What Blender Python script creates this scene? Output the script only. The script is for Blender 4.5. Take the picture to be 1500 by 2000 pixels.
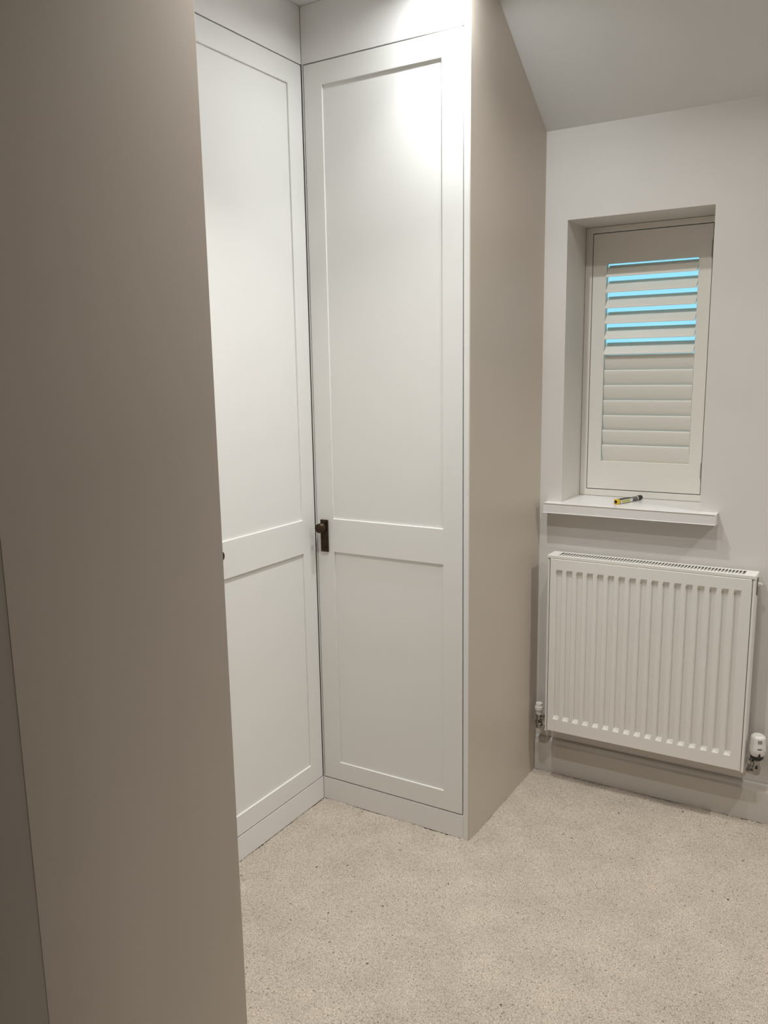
import bpy, bmesh, math, random
import numpy as np
from mathutils import Vector, Matrix

for o in list(bpy.data.objects):
    bpy.data.objects.remove(o, do_unlink=True)
SC = bpy.context.scene
COL = SC.collection

# ------------------------------------------------------------------ camera
YAW, PITCH, ROLL = -0.5436, -0.1823, -0.0160
FPX, CX, CY = 1628.72, 753.01, 1022.63
CAM = Vector((1.1167, -2.9875, 1.5853))
fw = Vector((math.sin(YAW)*math.cos(PITCH), math.cos(YAW)*math.cos(PITCH), math.sin(PITCH)))
rt = Vector((math.cos(YAW), -math.sin(YAW), 0))
up = rt.cross(fw)
rr = math.cos(ROLL)*rt + math.sin(ROLL)*up
uu = -math.sin(ROLL)*rt + math.cos(ROLL)*up
cd = bpy.data.cameras.new('camera')
cam = bpy.data.objects.new('camera', cd)
COL.objects.link(cam)
cam.matrix_world = Matrix(((rr.x, uu.x, -fw.x, CAM.x), (rr.y, uu.y, -fw.y, CAM.y),
                           (rr.z, uu.z, -fw.z, CAM.z), (0, 0, 0, 1)))
cd.sensor_fit = 'VERTICAL'
cd.sensor_height = 36.0
cd.lens = FPX*36.0/2000
cd.shift_x = -(CX-750)/2000
cd.shift_y = (CY-1000)/2000
cd.clip_start = 0.02
SC.camera = cam

# ------------------------------------------------------------------ world, lights, exposure
w = bpy.data.worlds.new('sky')
SC.world = w
w.use_nodes = True
bg = w.node_tree.nodes['Background']
bg.inputs[0].default_value = (0.33, 0.72, 0.90, 1)
bg.inputs[1].default_value = 0.92

LAMPS = [  # x, y, watts, colour : downlights of the flat ceiling, then unseen fills added for brightness
    (0.014, -0.738, 4.9, (0.93, 0.98, 1.0), 165),    # its wide spill ...
    (0.014, -0.738, 1.8, (0.95, 0.985, 1.0), 95),    # ... and its downward beam
    (0.06, -1.50, 6.0, (1.0, 0.985, 0.955), 105),
    (2.05, -0.62, 12.5, (0.99, 0.985, 0.96), 125),  # added fill, brightens the side panel from the right
    (0.64, -0.95, 4.0, (0.99, 0.985, 0.96), 140),  # added fill to even out the brightness
]
HC = 2.729      # flat ceiling height
for (lx, ly, lw, lc, ls) in LAMPS:
    ld = bpy.data.lights.new('downlight_or_fill_lamp', 'AREA')
    ld.shape = 'DISK'
    ld.size = 0.038
    ld.energy = lw
    ld.color = lc
    ld.spread = math.radians(ls)
    lo = bpy.data.objects.new('downlight_or_fill_lamp', ld)
    lo.location = (lx, ly, HC-0.006)
    COL.objects.link(lo)

SC.view_settings.view_transform = 'Standard'
SC.view_settings.look = 'None'
SC.view_settings.exposure = 0.42
SC.view_settings.gamma = 1.0
SC.view_settings.use_curve_mapping = False

# ------------------------------------------------------------------ materials
def mat(name, col, rough=0.5, metal=0.0, var=0.02, vscale=3.0, bump=0.0, bscale=200.0, spec=0.5):
    m = bpy.data.materials.new(name)
    m.use_nodes = True
    nt = m.node_tree
    b = nt.nodes['Principled BSDF']
    b.inputs['Roughness'].default_value = rough
    b.inputs['Metallic'].default_value = metal
    b.inputs['Specular IOR Level'].default_value = spec
    tc = nt.nodes.new('ShaderNodeTexCoord')
    n = nt.nodes.new('ShaderNodeTexNoise')
    n.inputs['Scale'].default_value = vscale
    n.inputs['Detail'].default_value = 4
    nt.links.new(tc.outputs['Object'], n.inputs['Vector'])
    r = nt.nodes.new('ShaderNodeValToRGB')
    r.color_ramp.elements[0].position = 0.3
    r.color_ramp.elements[1].position = 0.7
    r.color_ramp.elements[0].color = tuple(c*(1-var) for c in col)+(1,)
    r.color_ramp.elements[1].color = tuple(min(1, c*(1+var)) for c in col)+(1,)
    nt.links.new(n.outputs[0], r.inputs[0])
    nt.links.new(r.outputs[0], b.inputs['Base Color'])
    if bump:
        n2 = nt.nodes.new('ShaderNodeTexNoise')
        n2.inputs['Scale'].default_value = bscale
        n2.inputs['Detail'].default_value = 3
        nt.links.new(tc.outputs['Object'], n2.inputs['Vector'])
        bp = nt.nodes.new('ShaderNodeBump')
        bp.inputs['Strength'].default_value = bump
        bp.inputs['Distance'].default_value = 0.002
        nt.links.new(n2.outputs[0], bp.inputs['Height'])
        nt.links.new(bp.outputs[0], b.inputs['Normal'])
    return m

M = {}
M['wall'] = mat('wall_emulsion', (0.73, 0.695, 0.655), 0.75, bump=0.08, bscale=120, spec=0.3)
M['ceiling'] = mat('ceiling_emulsion', (0.80, 0.80, 0.79), 0.85, bump=0.05, bscale=120, spec=0.2)
M['door'] = mat('door_satin_paint', (0.785, 0.77, 0.74), 0.42, var=0.01, spec=0.4)
M['panel'] = mat('panel_shaded_paint', (0.61, 0.54, 0.462), 0.42, var=0.015, bump=0.02, bscale=400, spec=0.4)  # door paint with the side panels' shade put into the colour
M['plinth'] = mat('plinth_satin_paint', (0.80, 0.775, 0.755), 0.45, var=0.01, spec=0.4)
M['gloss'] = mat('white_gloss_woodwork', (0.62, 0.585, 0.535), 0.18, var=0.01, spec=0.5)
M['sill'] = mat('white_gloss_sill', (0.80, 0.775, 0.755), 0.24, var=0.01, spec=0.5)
M['shutter'] = mat('shutter_cream_lacquer', (0.88, 0.845, 0.77), 0.42, var=0.01, spec=0.4)
M['rad'] = mat('radiator_white_enamel', (0.82, 0.795, 0.745), 0.28, var=0.01, spec=0.5)
M['rad_shade'] = mat('radiator_shade_convector', (0.10, 0.10, 0.09), 0.6)  # white sheet coloured dark for the shade behind the grille slots
M['wall_shade'] = mat('wall_shade_emulsion', (0.48, 0.44, 0.385), 0.8)  # wall emulsion darkened, the shadow on the partition is in the colour
M['unseen_dark'] = mat('unseen_wall_dark', (0.22, 0.19, 0.165), 0.8)  # unseen walls coloured dark to cut bounce onto the near side panel
M['carcass'] = mat('carcass_board', (0.30, 0.27, 0.24), 0.7)
M['bronze'] = mat('aged_bronze', (0.055, 0.035, 0.02), 0.38, metal=0.75, var=0.35, vscale=60)
M['hinge'] = mat('hinge_dull_steel', (0.28, 0.25, 0.21), 0.45, metal=0.8)
M['chrome'] = mat('valve_chrome', (0.38, 0.37, 0.34), 0.16, metal=1.0)
M['cap'] = mat('valve_white_plastic', (0.76, 0.73, 0.69), 0.35)
M['black'] = mat('black_plastic', (0.012, 0.011, 0.012), 0.4)
M['slot'] = mat('dark_slot', (0.02, 0.018, 0.016), 0.8)
M['yellow'] = mat('yellow_plastic', (0.75, 0.50, 0.02), 0.35)
M['lens'] = mat('torch_yellow_green_strip', (0.50, 0.52, 0.12), 0.25, var=0.1, vscale=80)
M['grey'] = mat('torch_grey_grip', (0.20, 0.18, 0.17), 0.4)
M['pvc'] = mat('window_frame_white', (0.75, 0.75, 0.73), 0.4)
M['lamp_rim'] = mat('lamp_rim_white', (0.8, 0.8, 0.78), 0.4)

gm = bpy.data.materials.new('window_glass')      # thin clear pane: straight-through light plus a surface reflection
gm.use_nodes = True
gt = gm.node_tree
gt.nodes.remove(gt.nodes['Principled BSDF'])
g1 = gt.nodes.new('ShaderNodeBsdfTransparent'); g1.inputs[0].default_value = (0.93, 0.98, 0.98, 1)
g2 = gt.nodes.new('ShaderNodeBsdfGlossy'); g2.inputs['Roughness'].default_value = 0.02
g3 = gt.nodes.new('ShaderNodeFresnel'); g3.inputs[0].default_value = 1.45
g4 = gt.nodes.new('ShaderNodeMixShader')
gt.links.new(g3.outputs[0], g4.inputs[0]); gt.links.new(g1.outputs[0], g4.inputs[1]); gt.links.new(g2.outputs[0], g4.inputs[2])
gt.links.new(g4.outputs[0], gt.nodes['Material Output'].inputs[0])
M['glass'] = gm

lm = bpy.data.materials.new('lamp_diffuser')
lm.use_nodes = True
lb = lm.node_tree.nodes['Principled BSDF']
lb.inputs['Base Color'].default_value = (0.9, 0.9, 0.88, 1)
lb.inputs['Emission Color'].default_value = (1.0, 0.97, 0.93, 1)
lb.inputs['Emission Strength'].default_value = 6.0
M['diffuser'] = lm

def carpet_material():
    m = bpy.data.materials.new('carpet_wool')
    m.use_nodes = True
    nt = m.node_tree
    b = nt.nodes['Principled BSDF']
    b.inputs['Roughness'].default_value = 0.95
    b.inputs['Specular IOR Level'].default_value = 0.1
    b.inputs['Sheen Weight'].default_value = 0.15
    tc = nt.nodes.new('ShaderNodeTexCoord')
    def noise(scale, detail, p0, p1, c0, c1):
        n = nt.nodes.new('ShaderNodeTexNoise')
        n.inputs['Scale'].default_value = scale
        n.inputs['Detail'].default_value = detail
        nt.links.new(tc.outputs['Object'], n.inputs['Vector'])
        r = nt.nodes.new('ShaderNodeValToRGB')
        r.color_ramp.elements[0].position = p0
        r.color_ramp.elements[1].position = p1
        r.color_ramp.elements[0].color = c0
        r.color_ramp.elements[1].color = c1
        nt.links.new(n.outputs[0], r.inputs[0])
        return r
    def mul(a, bb):
        x = nt.nodes.new('ShaderNodeMix')
        x.data_type = 'RGBA'
        x.blend_type = 'MULTIPLY'
        x.inputs[0].default_value = 1.0
        nt.links.new(a.outputs[0], x.inputs[6])
        nt.links.new(bb, x.inputs[7])
        return x
    fine = noise(330, 2, 0.34, 0.66, (0.33, 0.277, 0.223, 1), (0.61, 0.54, 0.46, 1))
    fleck = noise(150, 1, 0.26, 0.34, (0.42, 0.38, 0.33, 1), (1, 1, 1, 1))
    patch = noise(9, 4, 0.30, 0.68, (0.92, 0.915, 0.905, 1), (1.04, 1.035, 1.03, 1))
    big = noise(2.2, 2, 0.3, 0.7, (0.95, 0.95, 0.94, 1), (1.04, 1.03, 1.02, 1))
    x1 = mul(fine, fleck.outputs[0])
    x2 = nt.nodes.new('ShaderNodeMix'); x2.data_type = 'RGBA'; x2.blend_type = 'MULTIPLY'; x2.inputs[0].default_value = 1
    nt.links.new(x1.outputs[2], x2.inputs[6]); nt.links.new(patch.outputs[0], x2.inputs[7])
    x3 = nt.nodes.new('ShaderNodeMix'); x3.data_type = 'RGBA'; x3.blend_type = 'MULTIPLY'; x3.inputs[0].default_value = 1
    nt.links.new(x2.outputs[2], x3.inputs[6]); nt.links.new(big.outputs[0], x3.inputs[7])
    # a few dark crumbs
    v = nt.nodes.new('ShaderNodeTexVoronoi')
    v.inputs['Scale'].default_value = 11
    nt.links.new(tc.outputs['Object'], v.inputs['Vector'])
    r = nt.nodes.new('ShaderNodeValToRGB')
    r.color_ramp.elements[0].position = 0.035
    r.color_ramp.elements[1].position = 0.05
    r.color_ramp.elements[0].color = (0.25, 0.20, 0.16, 1)
    r.color_ramp.elements[1].color = (1, 1, 1, 1)
    nt.links.new(v.outputs['Distance'], r.inputs[0])
    x4 = nt.nodes.new('ShaderNodeMix'); x4.data_type = 'RGBA'; x4.blend_type = 'MULTIPLY'; x4.inputs[0].default_value = 1
    nt.links.new(x3.outputs[2], x4.inputs[6]); nt.links.new(r.outputs[0], x4.inputs[7])
    nt.links.new(x4.outputs[2], b.inputs['Base Color'])
    return m
M['carpet'] = carpet_material()

# ------------------------------------------------------------------ helpers
def obj(name, bm, m, parent=None, smooth=False, bevel=0.0, loc=None):
    if bevel:
        bmesh.ops.remove_doubles(bm, verts=bm.verts, dist=1e-6)
        ed = [e for e in bm.edges if len(e.link_faces) == 2 and e.calc_face_angle(0) > 0.5]
        bmesh.ops.bevel(bm, geom=ed, offset=bevel, segments=2, affect='EDGES', profile=0.5)
    bmesh.ops.recalc_face_normals(bm, faces=bm.faces)
    me = bpy.data.meshes.new(name)
    bm.to_mesh(me)
    bm.free()
    if smooth:
        for p in me.polygons:
            p.use_smooth = True
        me.set_sharp_from_angle(angle=math.radians(38))
    me.materials.append(M[m])
    o = bpy.data.objects.new(name, me)
    COL.objects.link(o)
    if parent:
        o.parent = parent
    if loc:
        o.location = loc
    return o

def tag(o, label=None, cat=None, group=None, kind=None):
    if label: o['label'] = label
    if cat: o['category'] = cat
    if group: o['group'] = group
    if kind: o['kind'] = kind
    return o

def thing(name, label, cat, loc=(0, 0, 0), rz=0.0, group=None):
    o = bpy.data.objects.new(name, None)
    o.empty_display_size = 0.05
    COL.objects.link(o)
    o.location = loc
    o.rotation_euler = (0, 0, rz)
    return tag(o, label, cat, group)

def bx(x0, x1, y0, y1, z0, z1, bm=None):
    bm = bm or bmesh.new()
    v = [bm.verts.new(p) for p in ((x0, y0, z0), (x1, y0, z0), (x1, y1, z0), (x0, y1, z0),
                                   (x0, y0, z1), (x1, y0, z1), (x1, y1, z1), (x0, y1, z1))]
    for f in ((0, 3, 2, 1), (4, 5, 6, 7), (0, 1, 5, 4), (1, 2, 6, 5), (2, 3, 7, 6), (3, 0, 4, 7)):
        bm.faces.new([v[i] for i in f])
    return bm

def prism(pts, axis, a0, a1, bm=None):
    """extrude a closed outline along an axis; pts are the other two coordinates in order"""
    bm = bm or bmesh.new()
    def P(p, a):
        if axis == 'x': return (a, p[0], p[1])
        if axis == 'y': return (p[0], a, p[1])
        return (p[0], p[1], a)
    A = [bm.verts.new(P(p, a0)) for p in pts]
    B = [bm.verts.new(P(p, a1)) for p in pts]
    bm.faces.new(A)
    bm.faces.new(B[::-1])
    n = len(pts)
    for i in range(n):
        bm.faces.new((A[i], A[(i+1) % n], B[(i+1) % n], B[i]))
    return bm

def slab(xs, zs, solid, y0, y1):
    """plate in the xz plane with rectangular holes, as one clean solid"""
    bm = bmesh.new()
    V = {}
    def g(x, z):
        if (x, z) not in V: V[(x, z)] = bm.verts.new((x, y0, z))
        return V[(x, z)]
    fs = []
    for i in range(len(xs)-1):
        for j in range(len(zs)-1):
            if solid(i, j):
                fs.append(bm.faces.new((g(xs[i], zs[j]), g(xs[i+1], zs[j]), g(xs[i+1], zs[j+1]), g(xs[i], zs[j+1]))))
    r = bmesh.ops.extrude_face_region(bm, geom=fs)
    bmesh.ops.translate(bm, verts=[e for e in r['geom'] if isinstance(e, bmesh.types.BMVert)], vec=(0, y1-y0, 0))
    bmesh.ops.recalc_face_normals(bm, faces=bm.faces)
    return bm

def lathe(prof, bm=None, n=32, mt=None):
    """revolve (r, z) about z; then transform by mt"""
    bm = bm or bmesh.new()
    rings = []
    new = []
    for (r, z) in prof:
        ring = []
        for k in range(n):
            a = 2*math.pi*k/n
            v = bm.verts.new((r*math.cos(a), r*math.sin(a), z))
            ring.append(v); new.append(v)
        rings.append(ring)
    for a, b in zip(rings, rings[1:]):
        for k in range(n):
            bm.faces.new((a[k], a[(k+1) % n], b[(k+1) % n], b[k]))
    bm.faces.new(rings[0][::-1])
    bm.faces.new(rings[-1])
    if mt is not None:
        bmesh.ops.transform(bm, matrix=mt, verts=new)
    return bm

def tube(path, r, n=16, bm=None):
    bm = bm or bmesh.new()
    rings = []
    for i, p in enumerate(path):
        p = Vector(p)
        d = (Vector(path[min(i+1, len(path)-1)]) - Vector(path[max(i-1, 0)])).normalized()
        a = Vector((0, 0, 1)) if abs(d.z) < 0.9 else Vector((1, 0, 0))
        s = d.cross(a).normalized(); t = d.cross(s)
        rings.append([bm.verts.new(p + r*(math.cos(2*math.pi*k/n)*s + math.sin(2*math.pi*k/n)*t)) for k in range(n)])
    for a, b in zip(rings, rings[1:]):
        for k in range(n):
            bm.faces.new((a[k], a[(k+1) % n], b[(k+1) % n], b[k]))
    bm.faces.new(rings[0][::-1]); bm.faces.new(rings[-1])
    return bm

def Tm(x, y, z): return Matrix.Translation((x, y, z))
def Rm(deg, ax): return Matrix.Rotation(math.radians(deg), 4, ax)

# ------------------------------------------------------------------ dimensions
D, W = 0.6224, 0.6027
H0, K = 2.400, 0.6625          # eaves height on the window wall, slope of the ceiling
YF = -(HC-H0)/K                # where the slope meets the flat ceiling
WL, WR, WT, WS = 0.084, 0.578, 2.0955, 1.0873
XR, YN, XL = 2.50, -3.95, -1.225

# ------------------------------------------------------------------ room shell
def struct(name, bm, m, **k):
    return tag(obj(name, bm, m, **k), kind='structure')

struct('floor', bx(XL-.1, XR+.1, YN-.1, 0.33, -0.10, -0.012), 'carpet')
bm = slab([XL-.1, WL, WR, XR+.1], [-.012, WS-.036, WT, 2.55], lambda i, j: not (i == 1 and j == 1), 0.0, 0.33)
struct('wall_window', bm, 'wall')
struct('wall_left', bx(XL-.1, XL, -2.39, 0, -.012, 2.75), 'wall')
struct('wall_partition', bx(-.13, -.0006, YN, -2.2451, -.012, 2.75), 'wall_shade')
struct('wall_right', bx(XR, XR+.1, YN, 0, -.012, 2.75), 'wall')
struct('wall_light_block', bx(1.75, 1.85, YN, -.85, -.012, 2.7285), 'unseen_dark')  # unseen wall added to keep the right-hand fill off the near panel
struct('wall_near', bx(-.13, XR, YN-.1, YN, -.012, 2.75), 'unseen_dark')
# flat part and sloping part of the ceiling in one piece
struct('ceiling', prism([(0.0, H0), (YF, HC), (YN-.1, HC), (YN-.1, HC+.12), (0.0, HC+.12)], 'x', XL-.1, XR+.1), 'ceiling')
ceil = bpy.data.objects['ceiling']
for (lx, ly, lw, lc, ls) in LAMPS[1:]:  # the added fills get rims and lenses too
    rim = obj('downlight_or_fill_rim', lathe([(0.043, -0.001), (0.043, -0.004), (0.036, -0.0055), (0.030, -0.003), (0.030, -0.001)],
                                     mt=Tm(lx, ly, HC)), 'lamp_rim', ceil, smooth=True)
    obj('downlight_or_fill_lens', lathe([(0.029, -0.0008), (0.029, -0.0022)], mt=Tm(lx, ly, HC)), 'diffuser', rim)

# carpet : fine relief where the camera sees it, coarse beyond
def make_carpet():
    rng = np.random.default_rng(5)
    p = 0.0038
    xs = np.concatenate([np.arange(-0.602, 1.15, p), np.linspace(1.16, XR-.001, 40)])
    ys = np.concatenate([np.linspace(YN+.001, -2.45, 50), np.arange(-2.44, -0.0155, p)])
    nx, ny = len(xs), len(ys)
    X, Y = np.meshgrid(xs, ys)
    X = X.copy(); Y = Y.copy()
    jx = rng.uniform(-.35, .35, X.shape)*p; jy = rng.uniform(-.35, .35, X.shape)*p
    jx[:, 0] = jx[:, -1] = 0; jy[0] = jy[-1] = 0
    jy[:, 0] = 0; jx[0] = 0
    X += jx; Y += jy
    Z = rng.uniform(-0.0030, 0.0016, X.shape)
    Z += 0.0015*np.sin(X*23+2*np.sin(Y*9))*np.sin(Y*19+1.3)
    co = np.stack([X, Y, Z], -1).reshape(-1, 3)
    i = np.arange(nx*ny).reshape(ny, nx)
    q = np.stack([i[:-1, :-1], i[:-1, 1:], i[1:, 1:], i[1:, :-1]], -1).reshape(-1, 4)
    cx = X[:-1, :-1].reshape(-1); cy = Y[:-1, :-1].reshape(-1)
    keep = ~((cx < -0.003) & (cy < -1.770)) & ~((cx < -.0042) & (cy > -D+.003-p))
    q = q[keep]
    me = bpy.data.meshes.new('carpet')
    me.vertices.add(len(co)); me.vertices.foreach_set('co', co.reshape(-1).astype(np.float32))
    me.loops.add(q.size); me.loops.foreach_set('vertex_index', q.reshape(-1).astype(np.int32))
    me.polygons.add(len(q))
    me.polygons.foreach_set('loop_start', (np.arange(len(q))*4).astype(np.int32))
    me.polygons.foreach_set('loop_total', np.full(len(q), 4, np.int32))
    me.update(calc_edges=True)
    me.validate()
    me.materials.append(M['carpet'])
    me.polygons.foreach_set('use_smooth', np.ones(len(me.polygons), bool))
    o = bpy.data.objects.new('carpet', me)
    COL.objects.link(o)
    return tag(o, 'fitted beige flecked wool carpet covering the whole floor', 'carpet', kind='stuff')
make_carpet()

# skirting along the window wall, moulded top
sk = [(-.001, 0.0), (-.0155, 0.0), (-.0155, .112), (-.0150, .116), (-.0125, .119), (-.0110, .124), (-.0105, .131), (-.0085, .137), (-.0055, .1405), (-.001, .142)]
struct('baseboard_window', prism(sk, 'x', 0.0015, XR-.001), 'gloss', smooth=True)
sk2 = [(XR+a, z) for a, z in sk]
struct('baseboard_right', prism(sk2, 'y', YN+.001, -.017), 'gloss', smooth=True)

# ------------------------------------------------------------------ window behind the shutter
win = tag(obj('window_1', slab([WL+.001, WL+.045, WR-.045, WR-.001], [WS+.001, WS+.045, WT-.045, WT-.001],
          lambda i, j: not (i == 1 and j == 1), .262, .315), 'pvc', bevel=.002), kind='structure')
obj('pane', bx(WL+.040, WR-.040, .284, .288, WS+.040, WT-.040), 'glass', win)

# ------------------------------------------------------------------ sill
obj_s = obj('window_sill', prism([(.031, -.050), (.638, -.050), (.638, -.0005), (WR-.0005, -.0005), (WR-.0005, .261),
                                  (WL+.0005, .261), (WL+.0005, -.0005), (.031, -.0005)], 'z', WS-.0355, WS), 'sill', bevel=.002)
tag(obj_s, 'white gloss window sill board projecting above the radiator', 'sill')

# ------------------------------------------------------------------ plantation shutter
sh = thing('window_shutter', 'cream louvred plantation shutter, upper slats open to blue light, in the window recess', 'shutter', (0.33, .21, WS))
def S(name, bm, m, par=sh, **k):
    bmesh.ops.translate(bm, verts=bm.verts, vec=(-.33, -.21, -WS))
    o = obj(name, bm, m, par, **k)
    return o
S('shutter_frame', slab([WL+.001, .1108, .5403, WR-.001], [WS+.0008, 1.1125, 2.0730, WT-.001], lambda i, j: not (i == 1 and j == 1), .210, .252), 'shutter', bevel=.0015)
LF = (.1135, .5375, 1.1155, 2.0700)
leaf = S('shutter_leaf', slab([LF[0], .1648, .4935, LF[1]], [LF[2], 1.2245, 1.9615, LF[3]], lambda i, j: not (i == 1 and j == 1), .211, .238), 'shutter', bevel=.0012)
# hairline joints between stiles and rails are real: rails stand 0.3 mm back
def blade():
    bm = bmesh.new()
    n = 20
    pts = []
    for k in range(n):
        a = 2*math.pi*k/n
        c, s = math.cos(a), math.sin(a)
        pts.append((0.0048*math.copysign(abs(s)**0.8, s), 0.0325*math.copysign(abs(c)**0.9, c)))
    prism(pts, 'x', -.1622, .1622, bm)
    return bm
b0 = obj('louvre', blade(), 'shutter', leaf, smooth=True)
pitch = (1.9615-1.2245)/13
for i in range(13):
    o = b0 if i == 0 else b0.copy()
    if i:
        COL.objects.link(o)
        o.parent = leaf
    zc = 1.9615 - pitch*(i+.5)
    up_ = i < 6
    a = 47 if up_ else -13
    # leaning: upper slats have their lower edge towards the room
    o.rotation_euler = (math.radians(-a), 0, 0)
    o.location = (.32915-.33, .2245-.21, zc + (.0015 if up_ else .003) - WS)
for z0, z1 in ((1.954, 2.014), (1.174, 1.231)):
    bm = bx(.5365, .5415, .2075, .2105, z0, z1)
    lathe([(.0032, z0), (.0032, (z0+z1)/2-.0005), (.0026, (z0+z1)/2-.0005), (.0026, (z0+z1)/2+.0005), (.0032, (z0+z1)/2+.0005), (.0032, z1)], bm, 12, Tm(.539, .2085, 0))
    S('hinge', bm, 'hinge', sh, smooth=True)

# ------------------------------------------------------------------ wardrobes
BZ, TZ = .0900, 2.5530         # bottom and top of the doors
def door(parent, loc, rz, w, st, knob_left, nm='door'):
    h = TZ-BZ
    xs = [0, st, w-st, w]
    zs = [0, .160-BZ, .9565-BZ, 1.0755-BZ, 2.4835-BZ, h]
    fr = obj(nm, slab(xs, zs, lambda i, j: not (i == 1 and j in (1, 3)), 0.0, .0195), 'door', parent, bevel=.0013)
    fr.location = loc
    fr.rotation_euler = (0, 0, rz)
    for a, b in ((1, 2), (3, 4)):
        obj('panel', bx(st, w-st, RECESS, .0175, zs[a], zs[b]), 'door', fr)
    # knurled knob in front of a reeded upright bar
    kx = .033 if knob_left else w-.033
    z0, z1 = .9560-BZ, 1.0700-BZ
    bm = bx(kx-.0145, kx+.0145, -.0075, .0, z0, z1)
    for k in range(12):
        zc = z0+.006+k*.0062
        prism([(-.0074, zc-.0019), (-.0094, zc-.0010), (-.0094, zc+.0010), (-.0074, zc+.0019)], 'x', kx-.0135, kx+.0135, bm)
    obj('handle_plate', bm, 'bronze', fr)
    zk = 1.0440-BZ
    n = 44
    bm = bmesh.new()
    lathe([(.0130, .0070), (.0125, .0085), (.0092, .0100), (.0088, .0165), (.0120, .0195)], bm, 28, Tm(kx, 0, zk) @ Rm(90, 'X'))
    # knurled drum : alternate radii around and along
    rings = []
    prof = [(.0120, .0192), (.0155, .0200)] + [(.0164 if q % 2 else .0158, .0200+.0016*(q+1)) for q in range(11)] + [(.0160, .0392), (.0145, .0402), (.0138, .0398)]
    for qi, (r, d) in enumerate(prof):
        ring = []
        for k in range(n):
            a = 2*math.pi*k/n
            r2 = r + (.00035 if (k+qi) % 2 and 1 < qi < 13 else 0)
            ring.append(bm.verts.new((kx+r2*math.cos(a), -d, zk+r2*math.sin(a))))
        rings.append(ring)
    for A, B in zip(rings, rings[1:]):
        for k in range(n):
            bm.faces.new((A[k], A[(k+1) % n], B[(k+1) % n], B[k]))
    bm.faces.new(rings[0]); bm.faces.new(rings[-1][::-1])
    obj('knob', bm, 'bronze', fr)
    return fr
RECESS = .0062

def top_z(y): return min(HC, H0-K*y)-.0008
# --- wardrobe that stands against the window wall
wd = thing('wardrobe', 'off-white panelled corner wardrobe with dark knob, its side panel running to the window wall', 'wardrobe', (0, -D, 0))
def Pt(par, name, bm, m, **k):
    bmesh.ops.translate(bm, verts=bm.verts, vec=-par.location)
    return obj(name, bm, m, par, **k)
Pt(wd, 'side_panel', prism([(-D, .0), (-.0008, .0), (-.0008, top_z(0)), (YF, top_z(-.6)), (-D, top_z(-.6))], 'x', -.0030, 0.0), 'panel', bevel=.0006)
Pt(wd, 'stile', bx(-.0222, -.0032, -D, -D+.018, .0, HC-.0008), 'door', bevel=.0006)
Pt(wd, 'filler_strip', bx(-W+.0004, -.5978, -D, -D+.018, .0864, 2.5564), 'door')
Pt(wd, 'plinth', bx(-W+.0005, -.0226, -D, -D+.018, .0, .0857), 'plinth', bevel=.0008)
Pt(wd, 'top_fascia', bx(-W+.0005, -.0226, -D, -D+.018, 2.5566, HC-.0008), 'plinth', bevel=.0008)
Pt(wd, 'carcass', prism([(-D+.0205, .0), (-.0015, .0), (-.0015, top_z(0)-.01), (YF-.02, top_z(-.6)-.01), (-D+.0205, top_z(-.6)-.01)], 'x', -W-.0005, -.0034), 'carcass')
door(wd, (-.5953, 0, BZ), 0, .5953-.0258, .0700, True)
# --- wardrobe along the left wall
wl = thing('wardrobe', 'off-white panelled wardrobe on the left, partly hidden behind the side panel painted in shade', 'wardrobe', (-W, -1.19, 0))
Pt(wl, 'plinth', bx(-W-.018, -W, -1.7655, -D-.0002, .0, .0857), 'plinth', bevel=.0008)
Pt(wl, 'top_fascia', bx(-W-.018, -W, -1.7655, -D-.0002, 2.5566, HC-.0008), 'plinth', bevel=.0008)
Pt(wl, 'carcass', bx(XL+.001, -W-.0205, -1.7655, -D-.0002, .0, HC-.012), 'carcass')
door(wl, (0, -1.1930+1.19, BZ), math.pi/2, .5668, .0722, True)
door(wl, (0, -1.7630+1.19, BZ), math.pi/2, .5668, .0722, False)
# --- near wardrobe whose side panel fills the left of the picture
wn = thing('wardrobe', 'near wardrobe, plain side panel painted dark for its shadow, filling the left of the view', 'wardrobe', (0, -1.767, 0))
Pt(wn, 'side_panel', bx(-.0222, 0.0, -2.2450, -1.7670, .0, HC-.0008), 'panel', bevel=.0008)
Pt(wn, 'plinth', bx(-W+.0005, -.0226, -1.785, -1.767, .0, .0857), 'plinth', bevel=.0008)
Pt(wn, 'top_fascia', bx(-W+.0005, -.0226, -1.785, -1.767, 2.5566, HC-.0008), 'plinth', bevel=.0008)
Pt(wn, 'carcass', bx(XL+.001, -.0226, -2.2450, -1.7875, .0, HC-.012), 'carcass')
door(wn, (-.0258, 0, BZ), math.pi, .5965-.0258, .0700, False)

# ------------------------------------------------------------------ radiator
RX0, RX1, RY0, RY1, RZ0, RZ1 = .0705, .7815, -.1000, -.0190, .2050, .8920
ra = thing('radiator', 'white ribbed panel radiator on the wall below the window sill', 'radiator', ((RX0+RX1)/2, RY1, RZ0))
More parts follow.
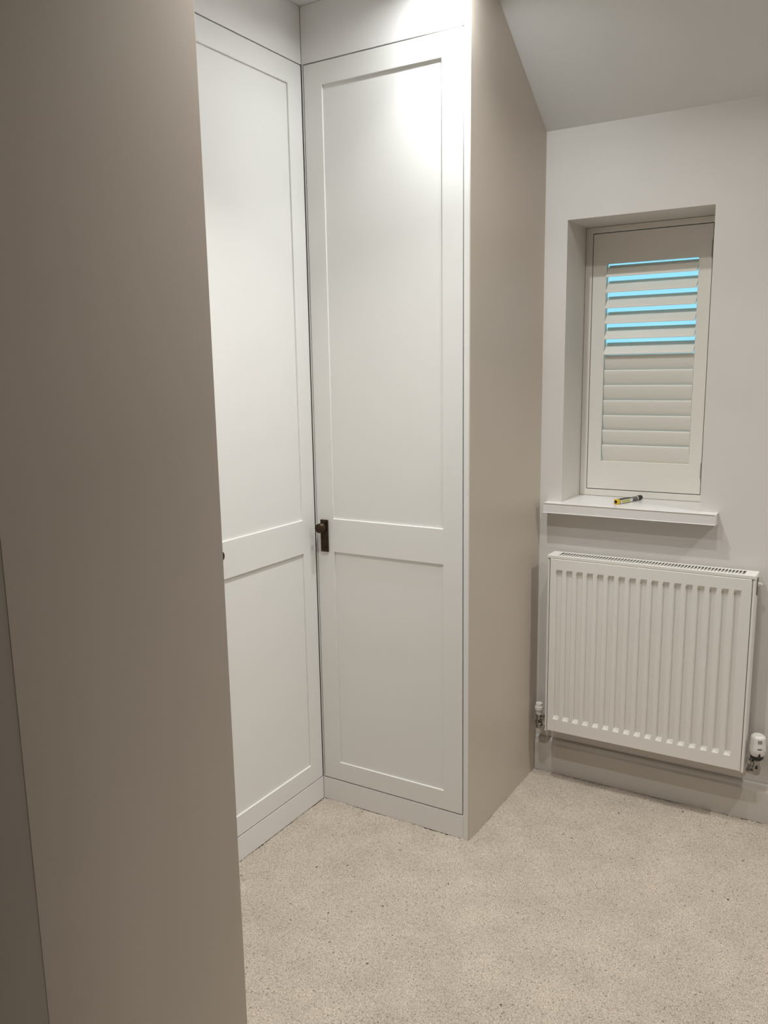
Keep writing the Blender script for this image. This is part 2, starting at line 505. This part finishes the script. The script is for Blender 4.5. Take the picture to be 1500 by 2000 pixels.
# ribbed front
def rib_panel(yf, sgn):
    bm = bmesh.new()
    x0, x1, z0, z1 = RX0+.0125, RX1-.0125, .2165, .8885
    n = 17; c0, cp = .1150, .03835; hw = .0128; hi = .0084; dep = .0090
    xs = [x0]
    fl = [0]
    for k in range(n):
        c = c0+cp*k
        xs += [c-hw, c-hi, c+hi, c+hw]; fl += [0, 1, 1, 0]
    xs.append(x1); fl.append(0)
    zl = [z0, .2630, .2770, .8370, .8500, z1]; zf = [0, 0, 1, 1, 0, 0]
    G = [[bm.verts.new((x, yf + (dep*sgn if (fx and fz) else 0), z)) for x, fx in zip(xs, fl)] for z, fz in zip(zl, zf)]
    for j in range(len(zl)-1):
        for i in range(len(xs)-1):
            bm.faces.new((G[j][i], G[j][i+1], G[j+1][i+1], G[j+1][i]))
    be = [e for e in bm.edges if len(e.link_faces) == 2 and e.calc_face_angle(0) > 0.2]
    bmesh.ops.bevel(bm, geom=be, offset=.0012, segments=3, affect='EDGES', profile=0.5)
    # turned-in rim
    rim = [e for e in bm.edges if len(e.link_faces) == 1]
    r = bmesh.ops.extrude_edge_only(bm, edges=rim)
    vs = [e for e in r['geom'] if isinstance(e, bmesh.types.BMVert)]
    for v in vs:
        v.co.y += .004*sgn
        v.co.x += .003 if v.co.x > .4 else -.003
        v.co.z += .003 if v.co.z > .5 else -.003
    rim = [e for e in r['geom'] if isinstance(e, bmesh.types.BMEdge)]
    r = bmesh.ops.extrude_edge_only(bm, edges=rim)
    for v in [e for e in r['geom'] if isinstance(e, bmesh.types.BMVert)]:
        v.co.y += .010*sgn
    return bm
Pt(ra, 'front_panel', rib_panel(RY0, 1), 'rad')
Pt(ra, 'rear_panel', bx(RX0+.010, RX1-.010, RY1-.012, RY1-.001, .2140, .8780), 'rad', bevel=.002)
bm = bmesh.new()                                # folded convector sheet between the panels
zz = []
for k in range(69):
    zz.append((RX0+.012+.010*k, RY0+.022 if k % 2 else RY1-.016))
out = zz + [(x, y+.0012) for x, y in zz[::-1]]
prism(out, 'z', .235, .884, bm)
Pt(ra, 'convector', bm, 'rad_shade')
for xa, xb in ((RX0, RX0+.0075), (RX1-.0075, RX1)):
    bm = bx(xa, xb, RY0+.0035, RY1-.0005, RZ0+.004, .8900)
    Pt(ra, 'side_cover', bm, 'rad', bevel=.0015)
for xa, xb in ((RX0+.0078, RX0+.0088), (RX1-.0088, RX1-.0078)):
    pass
# top grille : frame with real slots
gx0, gx1, gy0, gy1 = .1060, .7450, RY0+.016, RY1-.010
zt0, zt1 = .8992, .9020
bmf = bmesh.new()
xsl = [RX0-.001, gx0, gx1, RX1+.001]; ysl = [RY0+.001, gy0, gy1, RY1]
V = {}
def gv(x, y):
    if (x, y) not in V: V[(x, y)] = bmf.verts.new((x, y, zt0))
    return V[(x, y)]
fs = [bmf.faces.new((gv(xsl[i], ysl[j]), gv(xsl[i+1], ysl[j]), gv(xsl[i+1], ysl[j+1]), gv(xsl[i], ysl[j+1]))) for i in range(3) for j in range(3) if not (i == 1 and j == 1)]
r = bmesh.ops.extrude_face_region(bmf, geom=fs)
bmesh.ops.translate(bmf, verts=[e for e in r['geom'] if isinstance(e, bmesh.types.BMVert)], vec=(0, 0, zt1-zt0))
bmesh.ops.recalc_face_normals(bmf, faces=bmf.faces)
for a in ((RX0-.001, RX1+.001, RY0+.001, RY0+.0025), (RX0-.001, RX0+.0005, RY0+.003, RY1), (RX1-.0005, RX1+.001, RY0+.003, RY1), (RX0+.001, RX1-.001, RY1-.0015, RY1)):
    bx(a[0], a[1], a[2], a[3], .8915, zt0+.0003, bmf)
gr = Pt(ra, 'top_grille', bmf, 'rad', bevel=.0005)
bmb = bmesh.new()
NS = 58
gp = (gx1-gx0)/NS
for k in range(1, NS):
    xc = gx0+gp*k
    bx(xc-.0018, xc+.0018, gy0-.002, gy1+.002, zt0+.001, zt1-.0006, bmb)
o = Pt(ra, 'grille_bars', bmb, 'rad')
o['kind'] = 'stuff'
bm = bmesh.new()
lathe([(.0095, 0), (.0095, .004), (.0065, .0045), (.0065, .012), (.0035, .0125), (.0035, .016)], bm, 6, Tm(RX1+.0005, -.046, .8640) @ Rm(90, 'Y'))
Pt(ra, 'bleed_plug', bm, 'cap')
bx_ = bx(RX1+.0005, RX1+.0030, -.0560, -.0360, .8280, .8860)
Pt(ra, 'wall_bracket', bx_, 'hinge')

# ------------------------------------------------------------------ valves
def arc(c, r, a0, a1, plane, n=8):
    out = []
    for k in range(n+1):
        a = math.radians(a0+(a1-a0)*k/n)
        u_, v_ = r*math.cos(a), r*math.sin(a)
        if plane == 'xz': out.append((c[0]+u_, c[1], c[2]+v_))
        else: out.append((c[0]+u_, c[1]+v_, c[2]))
    return out

def valve_body(t, sx):
    """chrome angle valve at the local origin (bottom of the body); sx = side on which the radiator is"""
    bm = bmesh.new()
    lathe([(.0100, .004), (.0120, .008), (.0120, .018), (.0140, .021), (.0145, .030), (.0120, .034), (.0105, .038), (.0105, .052), (.0125, .054), (.0125, .062), (.0105, .064)], bm, 24)
    obj('valve_body', bm, 'chrome', t, smooth=True)
    # union to the radiator
    bm = bmesh.new()
    R = Rm(90*sx, 'Y')
    lathe([(.0070, .008), (.0070, .019)], bm, 20, Tm(0, 0, .047) @ R)
    lathe([(.0118, .0185), (.0128, .0200), (.0128, .0290), (.0118, .0305)], bm, 6, Tm(0, 0, .047) @ R)
    lathe([(.0080, .0300), (.0080, UL)], bm, 16, Tm(0, 0, .047) @ R)
    obj('union_nut', bm, 'chrome', t)
    # tail pipe : out sideways, then back into the wall
    bm = bmesh.new()
    lathe([(.0095, .004), (.0110, .006), (.0110, .016), (.0095, .018)], bm, 6, Tm(0, 0, .010) @ R)
    path = [(0, 0, .010), (sx*.010, 0, .010), (sx*.016, 0, .010)]
    path += [(sx*(.016+.010*math.sin(math.radians(q))), .010-.010*math.cos(math.radians(q)), .010) for q in (22, 45, 67, 90)]
    path += [(sx*.026, .0495, .010)]
    tube(path, .0072, 16, bm)
    obj('tail_pipe', bm, 'chrome', t, smooth=True)

UL = .0410
t1 = thing('radiator_valve', 'chrome lockshield valve with small white cap left of the radiator', 'valve', (.0300, -.0500, .1900))
valve_body(t1, 1)
obj('valve_cap', lathe([(.0110, .060), (.0128, .062), (.0128, .078), (.0165, .080), (.0168, .090), (.0160, .093), (.0135, .094), (.0135, .104), (.0125, .107), (.0110, .1075)], mt=None), 'cap', t1, smooth=True)
UL = .0300
t2 = thing('thermostatic_valve', 'white thermostatic valve head on chrome body right of the radiator', 'valve', (.8170, -.0500, .1900))
valve_body(t2, -1)
hp = [(.0195, .068), (.0225, .071), (.0255, .078), (.0272, .088), (.0270, .098), (.0252, .112), (.0240, .124), (.0240, .132), (.0225, .138), (.0175, .142), (.0165, .1405), (.0010, .1405)]
hd = obj('valve_head', lathe(hp, n=40), 'cap', t2, smooth=True, loc=(0, 0, .006))
obj('collar', lathe([(.0140, .058), (.0200, .063), (.0215, .069), (.0215, .0745), (.0190, .0760), (.0010, .0765)]), 'black', t2, smooth=True)
# marks on the head, on the side that looks into the room
FA = -62.0
def rad_at(z):
    for (ra_, za), (rb_, zb_) in zip(hp, hp[1:]):
        if za <= z <= zb_:
            return ra_+(rb_-ra_)*(z-za)/(zb_-za)
    return .024
def patch(bm, a0, a1, z0, z1, taper=False, n=5):
    A = []
    for j in range(2):
        z = (z0, z1)[j]
        row = []
        for k in range(n+1):
            a = a0+(a1-a0)*k/n
            if taper and j == 1: a = (a0+a1)/2+(a-(a0+a1)/2)*.05
            a = math.radians(a)
            r = rad_at(z)+(.0012 if taper else .00045)
            row.append(bm.verts.new((r*math.cos(a), r*math.sin(a), z)))
        A.append(row)
    back = [[bm.verts.new((v.co.x*.965, v.co.y*.965, v.co.z)) for v in row] for row in A]
    for k in range(n):
        bm.faces.new((A[0][k], A[0][k+1], A[1][k+1], A[1][k]))
        bm.faces.new((back[0][k], back[1][k], back[1][k+1], back[0][k+1]))
        bm.faces.new((A[0][k], back[0][k], back[0][k+1], A[0][k+1]))
        bm.faces.new((A[1][k], A[1][k+1], back[1][k+1], back[1][k]))
    bm.faces.new((A[0][0], A[1][0], back[1][0], back[0][0]))
    bm.faces.new((A[0][n], back[0][n], back[1][n], A[1][n]))
bm = bmesh.new()
for k in range(4):
    a = FA-4+(k-1.5)*8.5
    patch(bm, a-1.6, a+1.6, .118, .1315, n=2)
patch(bm, FA-20, FA+10, .0985, .1015, n=6)
patch(bm, FA-17, FA+9, .0712, .0860, taper=True, n=8)
patch(bm, FA+30, FA+36, .088, .0905, n=2)
obj('dial_marks', bm, 'black', hd)

# ------------------------------------------------------------------ pen torch on the sill
ax = Vector((.2800, .0290)); bxx = Vector((.3345, .1770))
L = (bxx-ax).length
ang = math.atan2(bxx.y-ax.y, bxx.x-ax.x)
tt = thing('pen_torch', 'yellow and black pen-shaped work torch lying on the white window sill', 'torch', (ax.x, ax.y, WS+.0003), ang)
# body : black oblong barrel, yellow nose with a dark lens hole, lit strip on the side, grey ribbed neck, black tail
def rbox(x0, x1, hw0, hw1, z0, z1, bv):
    bm = bmesh.new()
    v = [bm.verts.new(p) for p in ((x0, -hw0, z0), (x1, -hw1, z0), (x1, hw1, z0), (x0, hw0, z0), (x0, -hw0, z1), (x1, -hw1, z1), (x1, hw1, z1), (x0, hw0, z1))]
    for f in ((0, 3, 2, 1), (4, 5, 6, 7), (0, 1, 5, 4), (1, 2, 6, 5), (2, 3, 7, 6), (3, 0, 4, 7)):
        bm.faces.new([v[i] for i in f])
    bmesh.ops.bevel(bm, geom=list(bm.edges), offset=bv, segments=2, affect='EDGES', profile=.5)
    return bm
obj('barrel', rbox(.0145, .0900, .0100, .0088, .0, .0175, .0022), 'black', tt, smooth=True)
nose = obj('nose', rbox(.0, .0147, .0090, .0102, .0, .0178, .0024), 'yellow', tt, smooth=True)
obj('lens_hole', lathe([(.0062, -.0004), (.0062, .0015)], n=24, mt=Tm(0, 0.000, .0092) @ Rm(90, 'Y')), 'slot', nose)
fr_ = obj('light_strip_frame', bx(.0155, .0895, -.0108, -.0092, .0020, .0150), 'cap', tt, bevel=.0006)
obj('light_strip', bx(.0215, .0700, -.0113, -.0106, .0042, .0128), 'lens', fr_)
pr = [(.0080, .0890), (.0086, .0910), (.0086, .0930), (.0070, .0935)]
obj('ring', lathe(pr, n=24, mt=Tm(0, 0, .0088) @ Rm(90, 'Y')), 'cap', tt, smooth=True)
pr = [(.0075, .0930)]
for k in range(9):
    pr += [(.0082, .0945+k*.0035), (.0074, .0962+k*.0035)]
pr.append((.0078, .1265))
obj('grip', lathe(pr, n=24, mt=Tm(0, 0, .0088) @ Rm(90, 'Y')), 'grey', tt, smooth=True)
obj('ring', lathe([(.0078, .1262), (.0088, .1268), (.0088, .1300), (.0080, .1305)], n=24, mt=Tm(0, 0, .0088) @ Rm(90, 'Y')), 'cap', tt, smooth=True)
obj('tail_cap', lathe([(.0080, .1300), (.0092, .1310), (.0092, .1500), (.0080, .1560), (.0050, L)], n=24, mt=Tm(0, 0, .0095) @ Rm(90, 'Y')), 'black', tt, smooth=True)
